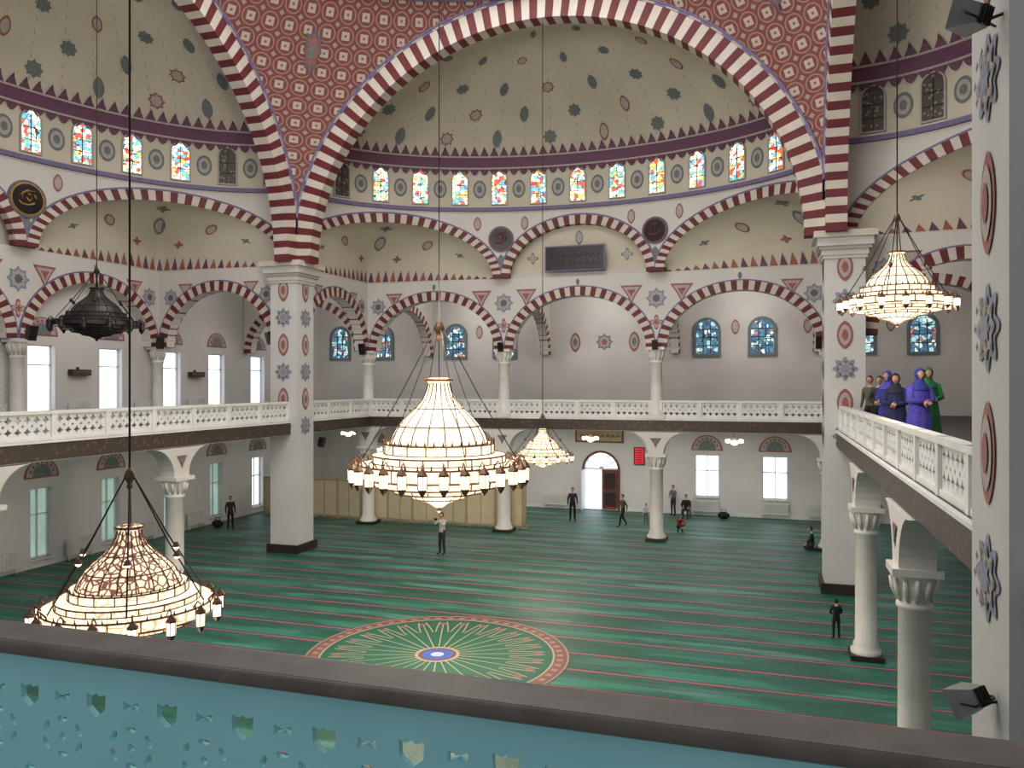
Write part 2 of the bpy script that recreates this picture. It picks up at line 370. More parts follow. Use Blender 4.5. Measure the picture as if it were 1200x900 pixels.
# ------------------------------------------------------------ arms
import bisect
def arm(tag,C,U,V,hu,b,back_n=3):
    U=Vector(U);V=Vector(V);C=Vector(C)
    def W(u,v,z):
        p=C+U*u+V*v; return Vector((p.x,p.y,z))
    root=empty(tag)
    ai,bi=hu-1.3,8.9
    mb=MB(); f=lambda s,z,w:W(s,-w,z)
    band(mb,f,0,SP,ai,bi,.84,-.02,.65,101,RED,CRM2)
    band(mb,f,0,SP,ai+.84,bi+.84,.15,-.02,.68,70,BLUET,O_LT)
    mb.build('main_arch',root)
    if back_n==0: return
    NT=600; th=[pi*i/NT for i in range(NT+1)]; P=[(hu*cos(t),b*sin(t)) for t in th]
    cum=[0]
    for i in range(NT): cum.append(cum[-1]+math.hypot(P[i+1][0]-P[i][0],P[i+1][1]-P[i][1]))
    L=cum[-1]
    def theta(s):
        q=max(0,min(L,L/2-s)); i=max(0,min(NT-1,bisect.bisect_right(cum,q)-1))
        return th[i]+(q-cum[i])/(cum[i+1]-cum[i])*(th[1])
    def E(s,z,w):
        t=theta(s); u,v=hu*cos(t),b*sin(t); nx,ny=u/hu**2,v/b**2; l=math.hypot(nx,ny)
        return W(u-w*nx/l,v-w*ny/l,z)
    sc=L/2-cum[min(range(NT+1),key=lambda i:abs(P[i][0]-hu/3))]
    fb=lambda s,z,w:W(s,b-w,z)
    fs=[(lambda s,z,w,k=k:W(k*(hu-w),s,z)) for k in (1,-1)]
    mb=MB()
    h3=hu/3; a3=h3-.48; r3=2.5
    mb.poly(archpoly(-hu-.3,hu+.3,CB,SP,[(-2*h3,a3,r3),(0,a3,r3),(2*h3,a3,r3)]),[],fb,-.5,0,WALL)
    for k in (-1,0,1):
        band(mb,fb,2*h3*k,CB,a3,r3,.42,-.5,.05,43,RED,CRM2); band(mb,fb,2*h3*k,CB,a3+.42,r3+.42,.06,-.1,.04,33,BLUET,BLUET)
    vc=(0.65+b)/2; a4=(b-.65)/2-.45
    for g in fs:
        mb.poly(archpoly(.65,b,CB,SP,[(vc,a4,r3)]),[],g,-.5,0,WALL)
        band(mb,g,vc,CB,a4,r3,.42,-.55,.05,39,RED,CRM2); band(mb,g,vc,CB,a4+.42,r3+.42,.06,-.1,.04,33,BLUET,BLUET)
    mb.build('arcade_arches',root)
    mb=MB()
    for k in (-3,-1,1,3):
        x=k*h3
        if abs(k)==1:
            orn(mb,fb,x,11.15,'star',.5,[O_BLUE,O_LT,O_DK]); orn(mb,fb,x,10.05,'four',.36,[O_RED,O_LT,O_RED])
            for q in (-1.15,1.15): orn(mb,fb,x+q,11.45,'tri',.55,[O_RED,O_LT,O_RED])
        else:
            q=-1 if k>0 else 1
            orn(mb,fb,x+.6*q,11.15,'star',.45,[O_BLUE,O_LT,O_DK]); orn(mb,fb,x+q*1.5,11.5,'tri',.5,[O_RED,O_LT,O_RED])
    for k in (-2,0,2): orn(mb,fb,k*h3,12.05,'tear',.14,[O_GREY])
    for g in fs:
        orn(mb,g,b-.7,11.15,'star',.42,[O_BLUE,O_LT,O_DK]); orn(mb,g,b-1.5,11.5,'tri',.42,[O_RED,O_LT]); orn(mb,g,1.3,11.15,'star',.42,[O_BLUE,O_LT,O_DK]); orn(mb,g,2.1,11.5,'tri',.42,[O_RED,O_LT])
    wb=MB(); bh=2.45
    arcs=[(0,sc-.42,bh),((sc+L/2)/2,(L/2-sc)/2-.42,bh+.1),(-(sc+L/2)/2,(L/2-sc)/2-.42,bh+.1)]
    def bot(s):
        for cx,a,r in arcs:
            if abs(s-cx)<a: return SP+r*math.sqrt(1-((s-cx)/a)**2)
        return SP
    ZD=15.7
    wb.surf(lambda p,q:E(-L/2+p*L,bot(-L/2+p*L)*(1-q)+ZD*q,0),360,2,WALL)
    wb.surf(lambda p,q:E(-L/2+p*L,ZD+q*2.0,0),120,2,CREAM)
    for cx,a,r in arcs:
        n=41 if cx==0 else 55
        band(wb,E,cx,SP,a,r,.42,-.35,.06,n,RED,CRM2); band(wb,E,cx,SP,a+.42,r+.42,.08,-.05,.05,n,BLUET,BLUET)
    wb.surf(lambda p,q:W(-h3*1.25+p*h3*2.5,b+.3,SP-.05+q*3.5),1,1,CREAM)
    def strip(z0,z1,w1,mat,n=120):
        prof=[(z0,0),(z0,w1),(z1,w1),(z1,0)]
        for i in range(3):
            (za,wa),(zb,wb_)=prof[i],prof[i+1]
            wb.surf(lambda p,q:E(-L/2+p*L,za+(zb-za)*q,wa+(wb_-wa)*q),n,1,mat,False)
    strip(15.55,15.72,.16,BLUET); strip(15.72,15.80,.10,CRM2); strip(17.55,17.64,.14,O_LT); strip(17.64,18.12,.08,PURP); strip(18.12,18.2,.13,O_LT)
    nt_=60
    for i in range(nt_):
        s=-L/2+(i+.5)*L/nt_; d=L/nt_*.48
        wb.add([E(s-d,17.56,.15),E(s+d,17.56,.15),E(s+d*.5,17.36,.06),E(s,17.28,.06),E(s-d*.5,17.36,.06)],[(0,1,2,3,4)],PURP)
        wb.add([E(s-d,18.2,.04),E(s+d,18.2,.04),E(s+d*.4,18.45,.12),E(s,18.62,.25),E(s-d*.4,18.45,.12)],[(0,1,2,3,4)],PURP)
    def shell(k):
        cx,a,r=arcs[1]
        la=b-.2; lb=hu-h3
        def S(t,ph,off=0):
            s=cx+a*cos(t*pi); z=SP+r*sin(t*pi)
            th_=theta(s); pu,pv=hu*cos(th_),b*sin(th_)
            q=t*(la+lb)
            if q<la: qu,qv=hu,.2+q
            else: qu,qv=hu-(q-la),b
            c_=cos(ph*pi/2); s_=sin(ph*pi/2)
            u=pu+(qu-pu)*c_; v=pv+(qv-pv)*c_
            du,dv=pu-qu,pv-qv; l=max(1e-4,math.hypot(du,dv))
            u+=du/l*off*c_; v+=dv/l*off*c_
            return W(k*u,v,SP+(z-SP)*s_-off*s_)
        wb.surf(lambda p,q:S(p,q),60,14,CREAM)
        n=34
        for i in range(1,n-1):
            t=(i+.5)/n; d=.4/n
            wb.add([S(t-d,.02,.05),S(t+d,.02,.05),S(t,.17,.07)],[(0,1,2)],O_RED if i%2 else PURP)
        for (t,p,kd,R,m) in [(.5,.55,'tear',.42,[O_GREY,O_LT]),(.33,.6,'tear',.36,[O_RED,O_LT]),(.67,.6,'tear',.36,[O_RED,O_LT]),(.5,.82,'four',.28,[O_GREY]),(.2,.6,'four',.26,[O_GREY]),(.8,.6,'four',.26,[O_GREY]),(.42,.32,'four',.22,[O_RED]),(.58,.32,'four',.22,[O_RED])]:
            orn(wb,lambda x,y,w:S(t+x/13.0,p+y/4.2,w+.03),0,0,kd,R,m)
    shell(1);shell(-1)
    for x,z in ((-2.3,13.3),(2.3,13.3),(0,14.2)):
        orn(mb,lambda a,q,w:W(a,b+.3-w,q),x,z,'tear' if x==0 else 'four',.3,[O_GREY,O_LT])
    for s in (-sc,sc):
        for q in (-1,1):
            orn(mb,E,s+q*1.15,14.95,'tear',.3,[O_RED,O_LT]); 
        orn(mb,E,s,13.15,'tear',.28,[O_GREY])
    mb.build('painted_ornaments',root)
    H=4.3
    def D(tt,ph,w=0):
        k=1-w/8
        return W(hu*cos(tt)*cos(ph)*k,b*sin(tt)*cos(ph)*k,18.15+H*sin(ph)*k)
    wb.surf(lambda p,q:D(p*pi,q*pi/2),72,20,CREAM)
    for row,(ph,n,R) in enumerate([(.2,13,.36),(.44,13,.34),(.68,13,.32),(.94,11,.26),(1.18,7,.2)]):
        for i in range(n+1):
            tt=pi*(i+(.5 if row%2 else 0))/n
            if tt<0.06 or tt>pi-.06: continue
            kd='star' if (i+row)%2 else 'tear'; m=[O_GREY,O_GREY] if (i+row)%3 else [O_RED,O_LT]
            rr=math.hypot(hu*sin(tt),b*cos(tt))*cos(ph)
            rm=math.hypot(math.hypot(hu*cos(tt),b*sin(tt))*sin(ph),H*cos(ph))
            orn(wb,lambda x,y,w:D(tt+x/rr,ph+y/rm,w+.03),0,0,kd,R,m)
    for i in range(27):
        tt=pi*(i+.5)/27
        for j in range(14):
            p0=.1+j*.09; d=.005
            wb.add([D(tt-d*.5,p0,.02),D(tt+d*.5,p0,.02),D(tt+d*.5,p0+.035,.02),D(tt-d*.5,p0+.035,.02)],[(0,1,2,3)],O_LT)
    wb.build('half_dome',root)
    n=15; step=L/n
    wn=MB(); 
    for i in range(n):
        s=(i-(n-1)/2)*step
        e=abs(i-(n-1)/2)
        pane=archwin(s,15.9,.7,1.54)
        wn.poly(archwin(s,15.84,.82,1.64),[pane],E,.0,.09,O_LT)
        wn.poly(pane,[],E,.0,.03,STAIN if e<5.5 else LATT)
        wn.fbox(E,s-.012,s+.012,15.92,17.3,.03,.07,DKBR)
        wn.fbox(E,s-.33,s+.33,16.35,16.37,.03,.07,DKBR); wn.fbox(E,s-.33,s+.33,16.8,16.82,.03,.07,DKBR)
        if i<n-1: orn(wn,E,s+step/2,16.62,'oval',.44,[O_GREY,O_LT,O_GREY])
    wn.build('window_drum',root)
    return dict(W=W,E=E,sc=sc,fb=fb)

def roundel(name,f,s,z,R=.62,gold=True):
    mb=MB()
    mb.poly([(s+p[0],z+p[1]) for p in shape('disc',R,32)],[],f,.0,.08,O_DK)
    mb.poly([(s+p[0],z+p[1]) for p in shape('disc',R*.88,32)],[],f,.08,.1,GOLD if gold else WOOD)
    mb.poly([(s+p[0],z+p[1]) for p in shape('disc',R*.8,32)],[],f,.1,.115,BLACK)
    M_=GOLD if gold else WOOD
    strokes=[[(-.5,-.1),(-.35,-.3),(0,-.32),(.3,-.2),(.45,.1),(.3,.3)],[(-.3,.4),(-.28,-.05)],[(-.1,.1),(.05,-.1),(.2,.05),(.15,.25),(-.02,.28)],[(.0,.55),(.02,.3)],[(-.45,.15),(-.1,.42),(.4,.45)]]
    for st in strokes:
        mb.tube([f(s+x*R,z+y*R,.13) for x,y in st],[.02]+[.045]*(len(st)-2)+[.02],M_,5)
    return mb.build(name)

A_f=arm('vault_front',(CX,YF,0),(1,0,0),(0,1,0),11.1,6.9)
A_l=arm('vault_left',(XL,CY,0),(0,1,0),(-1,0,0),10.9,7.1)
A_r=arm('vault_right',(XR,CY,0),(0,1,0),(1,0,0),10.9,7.1)
arm('vault_near',(CX,YN,0),(1,0,0),(0,-1,0),11.1,7.0,0)
roundel('calligraphy_roundel',A_f['E'],-A_f['sc'],14.2,gold=False)
roundel('calligraphy_roundel',A_f['E'],A_f['sc'],14.2,gold=False)
roundel('calligraphy_roundel',A_l['E'],A_l['sc'],14.1,.7)
roundel('calligraphy_roundel',A_r['E'],A_r['sc'],14.1,.7)
mb=MB(); f=lambda a,z,w:Vector((a,YF+6.72-w,z))
PX=CX-.1
mb.fbox(f,PX-1.45,PX+1.45,12.55,13.75,0,.1,BLUET); mb.fbox(f,PX-1.38,PX+1.38,12.62,13.68,.1,.13,BLACK)
for r_ in range(2):
    for k in range(9):
        x=PX-1.15+k*.28; z=12.9+r_*.38
        mb.tube([f(x-.1,z+random.uniform(-.05,.1),.15),f(x,z-.07,.15),f(x+.1,z+.02,.15),f(x+.06,z+random.uniform(.1,.2),.15)],.010,WOOD,4)
mb.build('calligraphy_plaque')

# ------------------------------------------------------------ pendentives + dome ring
hx,hy=(XR-XL)/2-.66,(YF-YN)/2-.66
def pend(sx,sy):
    mb=MB(); bo=9.86; ax_,ay_=9.8+.97,9.6+.97; z0=SP+1.2; z1=SP+bo-.01
    def g(p,q):
        z=z0+(z1-z0)*(1-(1-q)**1.6)
        k=math.sqrt(max(0,1-((z-SP)/bo)**2))
        wx=min(hx,ax_*k); wy=min(hy,ay_*k)
        A=(wx,hy);B=(hx,wy)
        a0=math.atan2(A[1],A[0]);a1=math.atan2(B[1],B[0]); r0=math.hypot(*A);r1=math.hypot(*B)
        a=a0+(a1-a0)*p; r=r0+(r1-r0)*p
        return a,r,z
    def G(p,q,off=0):
        a,r,z=g(p,q); return Vector((CX+sx*(r-off)*cos(a),CY+sy*(r-off)*sin(a),z))
    def UVf(p,q):
        a,r,z=g(p,q); return ((a-pi/4)*12.0,z*1.25)
    mb.surf(G,40,40,PEND,True,UVf)
    for pp in (0,1):
        pts=[G(pp,q/40,.03) for q in range(41)]
        mb.tube(pts,.05,BLUET,5)
    orn(mb,lambda x,y,w:G(.5+x/14,.62+y/9,w+.03),0,0,'star',.9,[O_DK,O_RED,O_GREY])
    return mb
pe=empty('pendentive_vaults')
for sx in (1,-1):
    for sy in (1,-1): pend(sx,sy).build('pendentive',pe)
mb=MB()
for (r0,z0,r1,z1,m) in [(10.2,22.1,9.95,22.15,BLUET),(9.95,22.15,9.95,22.5,CRM2),(9.95,22.5,10.2,22.6,PURP),(10.2,22.6,10.2,25.2,CREAM),(10.2,25.2,9.9,25.3,PURP),(9.9,25.3,9.9,25.6,PURP)]:
    mb.lathe([(r0,z0),(r1,z1)],(CX,CY,0),m,72,True,1.03,1.0)
mb.build('dome_ring',pe)

# ------------------------------------------------------------ piers
def pier(name,x,y,s=.65):
    mb=MB()
    mb.box(x-s-.12,x+s+.12,y-s-.12,y+s+.12,0,.35,DKBR)
    mb.box(x-s,x+s,y-s,y+s,.35,11.5,PIERM)
    for (e,z0,z1,m) in ((.06,11.5,11.62,CRM2),(.1,11.62,11.8,PIERM),(.18,11.8,11.92,O_LT),(.24,11.92,12.2,PIERM),(.36,12.2,12.42,CRM2)):
        mb.box(x-s-e,x+s+e,y-s-e,y+s+e,z0,z1,m)
    fcs=[(lambda a,z,w:Vector((x-s-w,y+a,z))),(lambda a,z,w:Vector((x+s+w,y+a,z))),(lambda a,z,w:Vector((x+a,y-s-w,z))),(lambda a,z,w:Vector((x+a,y+s+w,z)))]
    for g in fcs:
        for i in range(6):
            z=5.4+i*1.16
            if i%2==0: orn(mb,g,0,z,'star',.42,[O_BLUE,O_LT,O_BLUE],n=48)
            else: orn(mb,g,0,z,'tear',.42,[O_RED,O_LT,O_RED],n=32)
            if i%2==0:
                for q in range(8):
                    t=q*pi/4; orn(mb,g,.24*cos(t),z+.24*sin(t),'four',.06,[O_DK],w=.06,n=12)
    return mb.build(name)
for (x,y) in ((XL,YF),(XR,YF),(XR+.1,YN+.1),(XL,YN)): pier('stone_pier',x,y)

h3=11.1/3
for k in (-3,-1,1,3):
    column('gallery_column',CX+k*h3,YF+6.95,GF,CB,.27)
    column('ground_column',CX+k*h3,YF+6.95,0,5.0,.31,'x')
for y in (CY-10.9/3,CY+10.9/3):
    column('ground_column',XR-.05,y,0,5.0,.27,'y'); column('ground_column',XL+.05,y,0,5.0,.31,'y')
for k in (-1,1,3):
    column('gallery_column',XL-7.15,CY+k*10.9/3,GF,CB,.24); column('gallery_column',XR+7.15,CY+k*10.9/3,GF,CB,.24)

mb=MB()
def tarch(f,L0,L1):
    c=(L0+L1)/2;a=(L1-L0)/2-.46
    mb.poly(archpoly(L0,L1,CB,SP-.01,[(c,a,2.5)]),[],f,-.22,.22,WALL); band(mb,f,c,CB,a,2.5,.42,-.26,.26,43,RED,CRM2)
for k in (-3,-1,1,3):
    x=CX+k*h3; tarch(lambda a,z,w,x=x:Vector((x+w,a,z)),YF+7.45,YB-.05)
tarch(lambda a,z,w:Vector((a,YF+7.1+w,z)),XW0+.05,XL-.3); tarch(lambda a,z,w:Vector((a,YF+7.1+w,z)),XR+.3,XW1-.05)
mb.build('transverse_arches')

# ------------------------------------------------------------ walls, floor, slabs
mb=MB(); mb.box(XW0-.5,XW1+.5,-3,YB+.5,-.2,0,CARPET); mb.build('floor')
mb=MB(); mb.lathe([(0.001,0.012),(3.5,.012),(3.5,0)],(0,0,0),MEDAL,96,False); ob=mb.build('round_carpet'); ob.location=(-8.38,19.6,0)
fB=lambda a,z,w:Vector((a,YB-w,z))
def rect(x,w,z0,z1): return [(x-w/2,z0),(x+w/2,z0),(x+w/2,z1),(x-w/2,z1)]
gw=[-23.6,-20.6,-3.2,.35,4.6,7.6]
DX=-9.1
door=archwin(DX,0.02,1.95,3.25)
mb=MB()
mb.poly([(XW0,0),(XW1,0),(XW1,SP),(XW0,SP)],[rect(x,1.3,1.0,3.3) for x in gw]+[door],fB,-.5,0,GREYW)
mb.build('wall_back')
mb=MB(); mb.box(XW0,DX-1.1,YB-.04,YB,0,.18,FRAME); mb.box(DX+1.1,XW1,YB-.04,YB,0,.18,FRAME); mb.build('baseboard_back')
wi=[1]
def window_frame(f,x,w,z0,z1,bars_h=(0.62,),bars_v=(0.5,),pm=None):
    mb=MB(); t=.05
    mb.fbox(f,x-w/2,x+w/2,z0,z1,-.34,-.31,pm or PANE)
    for a0,a1 in ((x-w/2,x-w/2+t),(x+w/2-t,x+w/2)): mb.fbox(f,a0,a1,z0,z1,-.3,-.22,FRAME)
    for b0,b1 in ((z0,z0+t),(z1-t,z1)): mb.fbox(f,x-w/2,x+w/2,b0,b1,-.3,-.22,FRAME)
    for q in bars_v: mb.fbox(f,x-w/2+w*q-.025,x-w/2+w*q+.025,z0,z1,-.3,-.22,FRAME)
    for q in bars_h: z=z0+(z1-z0)*q; mb.fbox(f,x-w/2,x+w/2,z-.025,z+.025,-.3,-.22,FRAME)
    mb.fbox(f,x-w/2-.06,x+w/2+.06,z0-.06,z0,-.1,.08,FRAME)
    mb.build('window_%d'%wi[0]); wi[0]+=1
def lunette(mb,f,x,z,r):
    n=16
    a=[(x+r*cos(pi*i/n),z+r*sin(pi*i/n)) for i in range(n+1)]
    mb.poly(a,[],f,0,.02,O_RED); a=[(x+r*.86*cos(pi*i/n),z+.06+r*.86*sin(pi*i/n)) for i in range(n+1)]
    mb.poly(a,[],f,.02,.03,O_LT); a=[(x+r*.55*cos(pi*i/n),z+.06+r*.6*sin(pi*i/n)) for i in range(n+1)]
    mb.poly(a,[],f,.03,.04,O_GREY)
    for i in range(1,8):
        t=pi*i/8; orn(mb,f,x+r*.7*cos(t),z+.06+r*.7*sin(t),'four',.09,[O_RED],w=.04,n=12)
lun=MB()
for x in gw: window_frame(fB,x,1.3,1.0,3.3); lunette(lun,fB,x,3.55,.85)
sg=MB()
for x in (-25.9,-22.9,-18.0,-14.9,-3.2,-.3,4.6,7.5):
    pane=archwin(x,8.85,1.15,1.85)
    sg.poly(archwin(x,8.7,1.5,2.15),[pane],fB,0,.1,O_GREY); sg.poly(pane,[],fB,0,.04,STAIN2)
    for q in (.33,.66): sg.fbox(fB,x-.575+1.15*q-.02,x-.575+1.15*q+.02,8.85,10.5,.04,.07,DKBR)
    for z in (9.3,9.75,10.2): sg.fbox(fB,x-.575,x+.575,z-.02,z+.02,.04,.07,DKBR)
sg.build('window_gallery_back')
for x in (-10.6,-8.9,-7.2): orn(lun,fB,x,9.6,'tear' if x!=-8.9 else 'star',.5,[O_GREY,O_LT,O_RED] if x==-8.9 else [O_RED,O_LT,O_GREY])
for x in (-16.5,-1.7,2,6): orn(lun,fB,x,10.3,'tear',.36,[O_RED,O_LT])
lun.build('wall_ornaments')
mb=MB(); 
mb.poly(archwin(DX,0,2.2,3.4),[door],fB,0,.08,WOOD)
mb.poly(archwin(DX,0.02,1.93,3.23),[],fB,-.4,-.36,PANE)
mb.fbox(fB,DX+.02,DX+.97,.02,2.3,-.2,-.13,WOOD)
for zz in ((.25,1.0),(1.2,2.1)): mb.fbox(fB,DX+.18,DX+.8,zz[0],zz[1],-.13,-.1,DKBR)
mb.fbox(fB,DX-.98,DX+.98,2.3,2.38,-.2,-.08,FRAME)
for k in range(1,6):
    t=pi*k/6; mb.tube([fB(DX,2.36,-.14),fB(DX+.95*cos(t),2.36+.87*sin(t),-.14)],.025,FRAME,5)
mb.box(DX-1.02,DX-.96,YB-.75,YB+.2,.02,2.3,FRAME)
mb.tube([fB(DX+.1,1.1,-.12),fB(DX+.1,1.1,-.05),fB(DX+.22,1.1,-.05)],.02,GOLD,6)
mb.build('door_1')
mb=MB(); mb.fbox(fB,DX-1.5,DX+1.3,3.85,4.65,0.01,.06,WOOD); mb.fbox(fB,DX-1.4,DX+1.2,3.93,4.57,.06,.08,BEIGE2)
for k in range(8): mb.tube([fB(DX-1.2+k*.3,4.15,.1),fB(DX-1.1+k*.3,4.3,.1),fB(DX-1.0+k*.3,4.2,.1)],.03,WOOD,4)
mb.build('inscription_board')
mb=MB(); mb.fbox(fB,-7.2,-6.6,2.65,3.65,0.01,.1,BLACK); mb.fbox(fB,-7.14,-6.66,2.7,3.6,.1,.11,SIGNR)
for k in range(6): mb.fbox(fB,-7.05,-6.75,2.78+k*.135,2.82+k*.135,.11,.115,BLACK)
mb.build('prayer_time_display')
fL=lambda a,z,w:Vector((XW0+w,a,z))
lw=[10.4,13.6,17.2,20.7,24.3,27.8,31.5,34.8,38.3,41.8]
mb=MB(); mb.poly([(-1,0),(YB,0),(YB,SP+.1),(-1,SP+.1)],[rect(y,1.0,.35,3.1) for y in lw]+[rect(y,1.25,6.1,8.75) for y in lw],fL,-.6,0,GREYW)
mb.build('wall_left')
lun=MB()
for y in lw:
    window_frame(fL,y,1.0,.35,3.1,pm=PANE2 if y<36 else PANE); window_frame(fL,y,1.25,6.1,8.75,(.7,),())
    lunette(lun,fL,y,3.5,.8); lunette(lun,fL,y,9.1,.75)
lun.build('wall_ornaments')
mb=MB(); mb.box(XW1,XW1+.4,-1,YB,0,SP+.1,GREYW); mb.build('wall_right')
mb=MB()
mb.box(XW0,XW1,YF+7.0,YB,SP,SP+.2,CEIL); mb.box(XW0,XL-.6,YF+.6,YF+7.0,SP,SP+.2,CEIL); mb.box(XR+.6,XW1,YF+.6,YF+7.0,SP,SP+.2,CEIL)
mb.build('ceiling')
EL,ER=XL+.3,XR-.22
mb=MB()
mb.box(XW0,EL,-3,YB,5.02,GF-.02,CEIL); mb.box(ER,XW1,-3,YB,5.02,GF-.02,CEIL); mb.box(EL,ER,YF+6.7,YB,5.02,GF-.02,CEIL); mb.box(EL,ER,-3,2.02,5.02,GF-.02,CEIL)
mb.box(XW0,EL,-3,YB,GF-.02,GF,DKBR); mb.box(ER,XW1,-3,YB,GF-.02,GF,DKBR); mb.box(EL,ER,YF+6.7,YB,GF-.02,GF,DKBR)
mb.box(EL,EL+.05,2,YF+6.7,5.05,GF-.05,FASC); mb.box(ER-.05,ER,2.1,YF+6.7,5.05,GF-.05,FASC); mb.box(EL,ER,YF+6.65,YF+6.7,5.05,GF-.05,FASC)
mb.box(EL,EL+.09,2,YF+6.7,GF-.06,GF,RAILW); mb.box(ER-.09,ER,2.1,YF+6.7,GF-.06,GF,RAILW); mb.box(EL,ER,YF+6.61,YF+6.7,GF-.06,GF,RAILW)
mb.build('gallery_floor')

# ------------------------------------------------------------ balustrade
def rail(name,p0,p1,horient,z=GF,h=.85):
    p0=Vector(p0);p1=Vector(p1); d=(p1-p0); L=d.length; d.normalize(); nrm=Vector((-d.y,d.x,0))
    f=lambda a,zz,w:Vector((p0.x+d.x*a+nrm.x*w,p0.y+d.y*a+nrm.y*w,zz))
    n=max(1,round(L/1.9)); st=L/n; mb=MB()
    for i in range(n+1):
        a=i*st; mb.fbox(f,a-.09,a+.09,z,z+h,-.09,.09,RAILW)
    mb.fbox(f,0,L,z+h-.1,z+h,-.1,.1,RAILW); mb.fbox(f,0,L,z,z+.1,-.07,.07,RAILW)
    for i in range(n):
        a0=i*st+.09;a1=(i+1)*st-.09; holes=[]
        nx=6; cw=(a1-a0)/nx
        for k in range(nx):
            for j in range(2):
                cx=a0+(k+.5)*cw; cz=z+.1+(j+.5)*(h-.2)/2; r=min(cw,(h-.2)/2)*.42
                hs=[]
                for q in range(8):
                    t=2*pi*q/8; rr=r*(1.0 if q%2==0 else .52); hs.append((cx+rr*cos(t),cz+rr*sin(t)))
                holes.append(hs)
            if k>0: 
                cx=a0+k*cw; cz=z+h/2; r=.05; holes.append([(cx-r,cz),(cx,cz-r),(cx+r,cz),(cx,cz+r)])
        mb.poly([(a0,z+.1),(a1,z+.1),(a1,z+h-.1),(a0,z+h-.1)],holes,f,-.03,.03,RAILW)
    return mb.build(name)
rail('balustrade',(EL-.12,2.1,0),(EL-.12,YF-.65,0),1)
rail('balustrade',(EL-.12,YF+.65,0),(EL-.12,YF+6.75,0),1)
rail('balustrade',(ER+.12,YN+.85,0),(ER+.12,YF-.65,0),1)
rail('balustrade',(ER+.12,YF+.65,0),(ER+.12,YF+6.75,0),1)
for k in (-3,-1,1): rail('balustrade',(CX+k*h3+.2,YF+6.82,0),(CX+(k+2)*h3-.2,YF+6.82,0),1)

# ------------------------------------------------------------ near parapet
def near_rail():
    mb=MB(); f=lambda a,z,w:Vector((a,1.95-w,z))
    holes=[]; P=.265; x0=-2.23
    for k in range(-3,14):
        x=x0+k*P
        s=.037; z=6.215
        holes.append([(x-s,z+s*.9),(x-s*.35,z+s*.72),(x,z+s*.95),(x+s*.35,z+s*.72),(x+s,z+s*.9),(x+s*.95,z-s*.3),(x+s*.45,z-s*.7),(x,z-s*1.05),(x-s*.45,z-s*.7),(x-s*.95,z-s*.3)])
        xb=x+P/2; zb=6.225; q=.028
        holes.append([(xb-q,zb+q*.5),(xb,zb+q*.12),(xb+q,zb+q*.5),(xb+q,zb-q*.5),(xb,zb-q*.12),(xb-q,zb-q*.5)])
        for zc,xc in ((6.10,xb),(5.93,x),(5.79,xb)):
            for m in range(6):
                t=2*pi*m/6+pi/6; r=.055
                px,pz=xc+r*cos(t)*1.35,zc+r*sin(t)
                ca,sa=cos(t+pi/2),sin(t+pi/2); a_,b_=.021,.0105
                hs=[]
                for j in range(8):
                    u=2*pi*j/8; ex=a_*cos(u);ey=b_*sin(u); hs.append((px+ex*ca-ey*sa,pz+ex*sa+ey*ca))
                holes.append(hs)
            holes.append([(xc+.013*cos(2*pi*j/8),zc+.013*sin(2*pi*j/8)) for j in range(8)])
    mb.poly([(-6,5.7),(2.2,5.7),(2.2,6.37),(-6,6.37)],holes,f,-.012,.008,SKY)
    mb.box(-6,2.2,1.92,1.99,5.6,5.7,SKY)
    mb.box(-6,2.2,1.89,2.03,6.36,6.405,CAP)
    mb.tube([(-6,1.89,6.3825),(2.2,1.89,6.3825)],.0225,CAP,10); mb.tube([(-6,2.03,6.3825),(2.2,2.03,6.3825)],.0225,CAP,10)
    for x in (-6,2.2): mb.box(x-.08,x+.08,1.87,2.05,5.6,6.5,SKY)
    mb.build('foreground_parapet')
near_rail()

